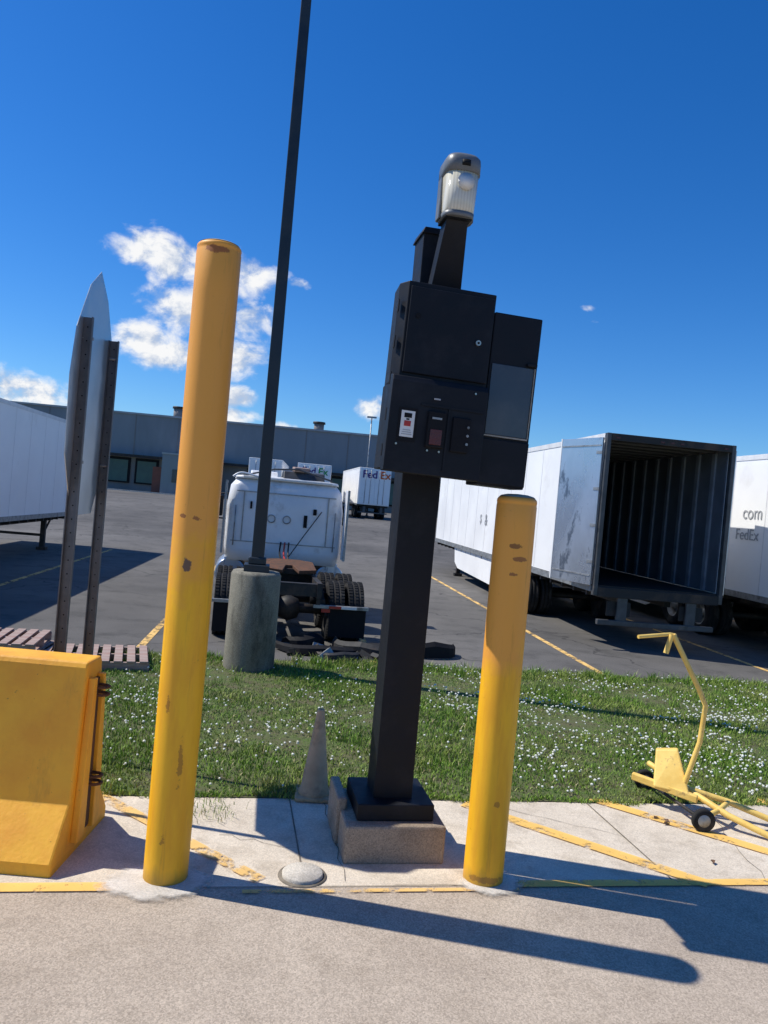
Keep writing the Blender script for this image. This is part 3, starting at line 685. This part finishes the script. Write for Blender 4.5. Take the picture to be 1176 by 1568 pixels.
for s in (-1,1):
    for ya in (-.1,1.2): cyl('air_bag',(s*.5,ya+.25,.55),(s*.5,ya+.25,.78),.13,.13,m_blackm,tr,16)
    tube('shock_absorber',[(s*.62,-.35,.45),(s*.48,-.2,.95)],.03,m_dark,tr)
for i in range(3): tube('air_line_%d'%i,[(-.05+i*.08,2.6,1.42),(-.1+i*.09,2.3,1.2),(-.02+i*.05,1.9,1.1),(0,1.5,1.08)],.016,(m_blackm,m_red,m_dark)[i],tr,smooth=True)
loft('cab_shell',[(rrect(1.12,2.66,4.55,.12,6),1.0),(rrect(1.17,2.64,4.6,.16,6),1.25),(rrect(1.18,2.64,4.55,.18,6),2.1),(rrect(1.13,2.66,4.3,.2,6),2.5),(rrect(1.02,2.74,4.15,.2,6),2.64)],m_white2,tr)
loft('cab_roof_rim',[(rrect(1.06,2.68,4.15,.2,6),2.645),(rrect(1.04,2.70,4.1,.2,6),2.70),(rrect(.8,2.9,3.9,.2,6),2.73)],m_white2,tr)
loft('hood',[(rrect(.95,4.5,6.3,.25,6),.75),(rrect(.9,4.5,6.2,.3,6),1.5),(rrect(.8,4.5,6.0,.3,6),1.72)],m_white2,tr)
for s in (-1,1):
    box('side_fairing',s*1.21-.02,s*1.21+.02,2.35,2.72,1.15,2.58,m_white2,tr,bev=.015)
    box('fairing_edge',s*1.21-.022,s*1.21+.022,2.325,2.348,1.15,2.58,m_galv,tr)
    cyl('grab_bar',(s*1.0,2.58,1.3),(s*1.0,2.58,2.1),.012,.012,m_galv,tr,8)
    prism('step_skirt',[(2.7,.45),(2.7,1.05),(4.4,1.05),(4.4,.45)],'X',s*1.12-.02,s*1.12+.02,m_white2,tr)
    tube('mirror_arm',[(s*1.15,4.3,2.3),(s*1.36,4.35,2.3),(s*1.36,4.35,1.75),(s*1.15,4.3,1.75)],.02,m_blackm,tr)
    box('mirror',s*1.36-.09,s*1.36+.09,4.3,4.36,1.8,2.25,m_blackm,tr,bev=.03)
for i,xx in enumerate((-.28,.03)):
    lathe('rear_port_%d'%i,[(.085,0),(.085,.02),(.065,.022),(.065,.004)],m_galv,tr,24,'Z',loc=(xx,2.638,1.88),rot=(R(90),0,0))
    lathe('rear_port_glass_%d'%i,[(.064,.004),(0,.006)],m_seam,tr,20,'Z',loc=(xx,2.636,1.88),rot=(R(90),0,0))
box('rear_vent',.37,.44,2.615,2.64,1.75,2.0,m_blackm,tr,bev=.005)
box('rear_handle',.55,.62,2.60,2.64,2.02,2.14,m_blackm,tr,bev=.01)
box('rear_handle_b',-.72,-.68,2.60,2.64,2.05,2.2,m_blackm,tr,bev=.01)
box('cab_rear_seam',-1.0,1.0,2.628,2.638,2.38,2.40,m_galv,tr); box('cab_rear_seam_low',-1.05,1.05,2.628,2.638,1.38,1.40,m_galv,tr)
for s in (-.85,.85): box('cab_rear_rib',s-.012,s+.012,2.628,2.637,1.4,2.38,m_galv,tr)
tube('rear_strap',[(.72,2.58,2.1),(.40,2.55,1.6),(.1,2.5,1.12)],.010,m_blackm,tr)
tube('wiper_curl',[(-1.1,2.6,2.66),(-1.0,2.6,2.76),(-.8,2.6,2.74),(-.5,2.62,2.68)],.02,m_white2,tr,smooth=True)
prism('roof_deflector',[(2.8,2.70),(3.9,2.70),(3.2,2.90),(2.9,2.87)],'X',-.1,.75,m_alum2,tr,bev=.02)
prism('roof_deflector_b',[(2.85,2.70),(3.7,2.70),(3.3,2.84),(3.0,2.82)],'X',-.75,-.2,m_white2,tr,bev=.02)
tube('deflector_strut',[(-.9,2.75,2.70),(-.3,2.8,2.88),(.2,2.8,2.92),(.9,2.75,2.74)],.018,m_alum2,tr)
box('roof_box',.1,.42,2.85,3.1,2.88,2.97,m_wood,tr,bev=.01,rot=(R(4),0,R(8)))
box('roof_strip',-.9,.9,2.66,2.72,2.655,2.70,m_label,tr,bev=.01)

# plastic bumper debris
db=empty('broken_bumper_parts',(0,0,0))
def shell(name,x,y,yaw,L,W,H,mat,n=12,tilt=0):
    v=[];f=[]
    for i in range(n+1):
        t=i/n; k=(2*t-1)
        for j,(u,h_) in enumerate(((-.5,0),(-.42,.75),(-.1,1),(.15,.8),(.2,.35))):
            v.append((L*(t-.5),W*u+.30*L*k*k*k*k,.02+H*h_*(1-.35*abs(k))))
    for i in range(n):
        for j in range(4): a=i*5+j; f.append((a,a+1,a+6,a+5))
    o=mesh(name,v,f,mat,db,loc=(x,y,0),rot=(tilt,0,yaw)); sm=o.modifiers.new('s','SOLIDIFY'); sm.thickness=.01
    return o
shell('fascia_a',-.75,11.72,R(10),1.4,.30,.13,m_blackm)
shell('fascia_b',-.15,11.95,R(-15),1.1,.28,.20,m_dark,tilt=R(6))
shell('fascia_c',.98,12.25,R(22),1.0,.18,.24,m_blackm)
shell('fender_liner',-1.0,12.2,R(50),.7,.3,.22,m_blackm)
shell('grille_part',-.42,11.5,R(30),.7,.16,.10,m_dark)
shell('fascia_d',.15,12.1,R(-40),.8,.25,.16,m_blackm,tilt=R(-5))
for i in range(80):
    x=random.uniform(-1.3,.7); y=random.uniform(11.4,12.3)
    box('fragment_%d'%i,x-.05,x+random.uniform(0,.20),y-.03,y+random.uniform(0,.05),.01,random.uniform(.03,.12),random.choice([m_blackm,m_dark,m_dark,m_galv]),db,rot=(random.uniform(-.6,.6),random.uniform(-.6,.6),random.uniform(0,3)))

# ------------------------------------------------------------ pallets
def pallet(name,x,y,yaw,z=0,tilt=0):
    e=empty(name,(x,y,z),yaw); e.rotation_euler=(tilt,0,yaw)
    for i in range(8): box('deck_%d'%i,-.6+i*.155,-.6+i*.155+.10,-.5,.5,.125,.145,m_wood,e,bev=.002)
    for j in (-.48,0,.44): box('stringer',-.6,.6,j,j+.04,.02,.124,m_wood,e)
    for i in (0,3,7): box('bottom_%d'%i,-.6+i*.155,-.6+i*.155+.10,-.5,.5,0,.019,m_wood,e)
pallet('wood_pallet',-3.50,9.95,R(18),.0); pallet('wood_pallet.001',-4.65,9.85,R(6),.0); pallet('wood_pallet.002',-4.80,9.75,R(12),.147)

# ------------------------------------------------------------ wheel chock dolly
dl=empty('wheel_chock_dolly',(0,0,0))
W1=Vector((2.76,6.12,.0));W2=Vector((2.58,6.98,0))
ax=(W2-W1).normalized()
def dwheel(p,nm):
    a=math.atan2(ax.y,ax.x)
    lathe(nm+'_tire',[(.05,-.022),(.085,-.026),(.092,-.015),(.092,.015),(.085,.026),(.05,.022)],m_rub,dl,28,'X',loc=(p.x,p.y,.10),rot=(0,0,a+R(-12)))
    lathe(nm+'_hub',[(.055,-.02),(.03,-.028),(0,-.03)],m_galv,dl,20,'X',loc=(p.x,p.y,.10),rot=(0,0,a+R(-12)))
    lathe(nm+'_hub_b',[(.055,.02),(.03,.028),(0,.03)],m_galv,dl,20,'X',loc=(p.x,p.y,.10),rot=(0,0,a+R(-12)))
dwheel(W1,'front_wheel'); dwheel(W2,'rear_wheel')
cyl('axle',(W1.x,W1.y,.10),(W2.x,W2.y,.10),.014,.014,m_dark,dl,12)
tube('frame_tube_a',[(2.62,7.02,.24),(2.78,6.55,.20),(3.0,6.22,.12),(3.28,6.05,.04)],.026,m_dolly,dl)
tube('frame_tube_b',[(2.78,6.55,.20),(3.12,6.48,.14),(3.5,6.30,.05)],.026,m_dolly,dl)
tube('frame_tube_c',[(2.76,6.14,.11),(2.95,6.28,.13),(3.12,6.48,.14)],.022,m_dolly,dl)
tube('handle_tube',[(2.74,6.50,.24),(2.83,6.48,.62),(2.86,6.5,.93),(2.80,6.5,1.05),(2.55,6.55,1.50)],.022,m_dolly,dl)
tube('handle_grip',[(2.22,6.45,1.47),(2.52,6.55,1.50),(2.58,6.58,1.49)],.016,m_dolly,dl)
tube('handle_latch',[(2.53,6.53,1.50),(2.49,6.52,1.34)],.022,m_dolly,dl)
hexa('chock_plate',[(2.50,6.55,.19),(2.76,6.42,.19),(2.80,6.52,.19),(2.54,6.66,.19)],[(2.56,6.72,.46),(2.72,6.64,.50),(2.74,6.70,.50),(2.58,6.78,.46)],m_dolly,dl,.012)
hexa('foot_bar',[(2.36,6.70,.18),(2.80,6.36,.14),(2.83,6.41,.14),(2.39,6.75,.18)],[(2.36,6.70,.24),(2.80,6.36,.20),(2.83,6.41,.20),(2.39,6.75,.24)],m_dolly,dl,.008)
lf=[];lff=[]
for (x,y) in [(2.45,6.3),(2.52,6.25),(2.6,5.55),(2.5,6.2)]:
    k=len(lf); a=random.uniform(0,3); c_,s_=math.cos(a)*.035,math.sin(a)*.035
    lf+=[(x-c_,y-s_,.02),(x+s_*.5,y-c_*.5,.035),(x+c_,y+s_,.022),(x-s_*.5,y+c_*.5,.03)]; lff.append((k,k+1,k+2,k+3))
mesh('fallen_leaves',lf,lff,m_bed)

# ------------------------------------------------------------ warehouse building
wb=empty('warehouse_building',(0,110,1.0),R(2.5))
box('main_wall',-75,60,0,60,0,10.7,m_wall,wb)
box('parapet_cap',-75.2,60.2,-.2,.4,10.7,10.95,m_roof,wb)
for i in range(22):
    x=-72+i*6; box('panel_joint_%d'%i,x,x+.12,-.05,.001,4.9,10.7,m_wallb,wb)
box('lower_band',-75,60,-.25,.001,0,4.7,m_wallb,wb)
box('canopy',-75,60,-1.6,-.255,4.75,5.0,m_dark,wb)
for i in range(28):
    x=-70.2+i*3.9
    if -33<x<-22: continue
    box('dock_surround_%d'%i,x-.3,x+2.9,-.5,-.255,1.0,4.55,m_blackm,wb); box('dock_door_%d'%i,x,x+2.6,-.56,-.505,1.2,4.2,m_ddoor,wb)
box('office_block',-31,-23.5,-3.5,-.26,0,5.4,m_wall,wb); box('office_cap',-31.1,-23.4,-3.6,-.2,5.4,5.6,m_roof,wb)
box('office_door',-32.9,-31.3,-.6,-.26,.0,3.6,m_brick,wb); box('office_window',-29.5,-26,-3.56,-3.505,1.6,3.4,m_screen,wb)
for x,z in ((-31.5,1.9),(-10.6,1.6),(12,1.8)):
    cyl('roof_vent',(x,6,10.7),(x,6,10.7+z),.75,.75,m_wallb,wb,18); cyl('roof_vent_cap',(x,6,10.7+z),(x,6,11.0+z),.95,.9,m_dark,wb,18)
strip('grass_strip',[(-60,98),(-22,98.5),(-22,103),(-60,102)],m_graybelt,1.02)
box('kerb',-60,-22,97.6,97.95,.98,1.14,m_cov)
yp=empty('yard_light_pole',(-2.6,98,1.0)); cyl('shaft',(0,0,0),(0,0,12.2),.12,.07,m_galv,yp,10); box('head',-.6,.6,-.15,.15,12.0,12.2,m_galv,yp)
print('objects',len(bpy.data.objects))
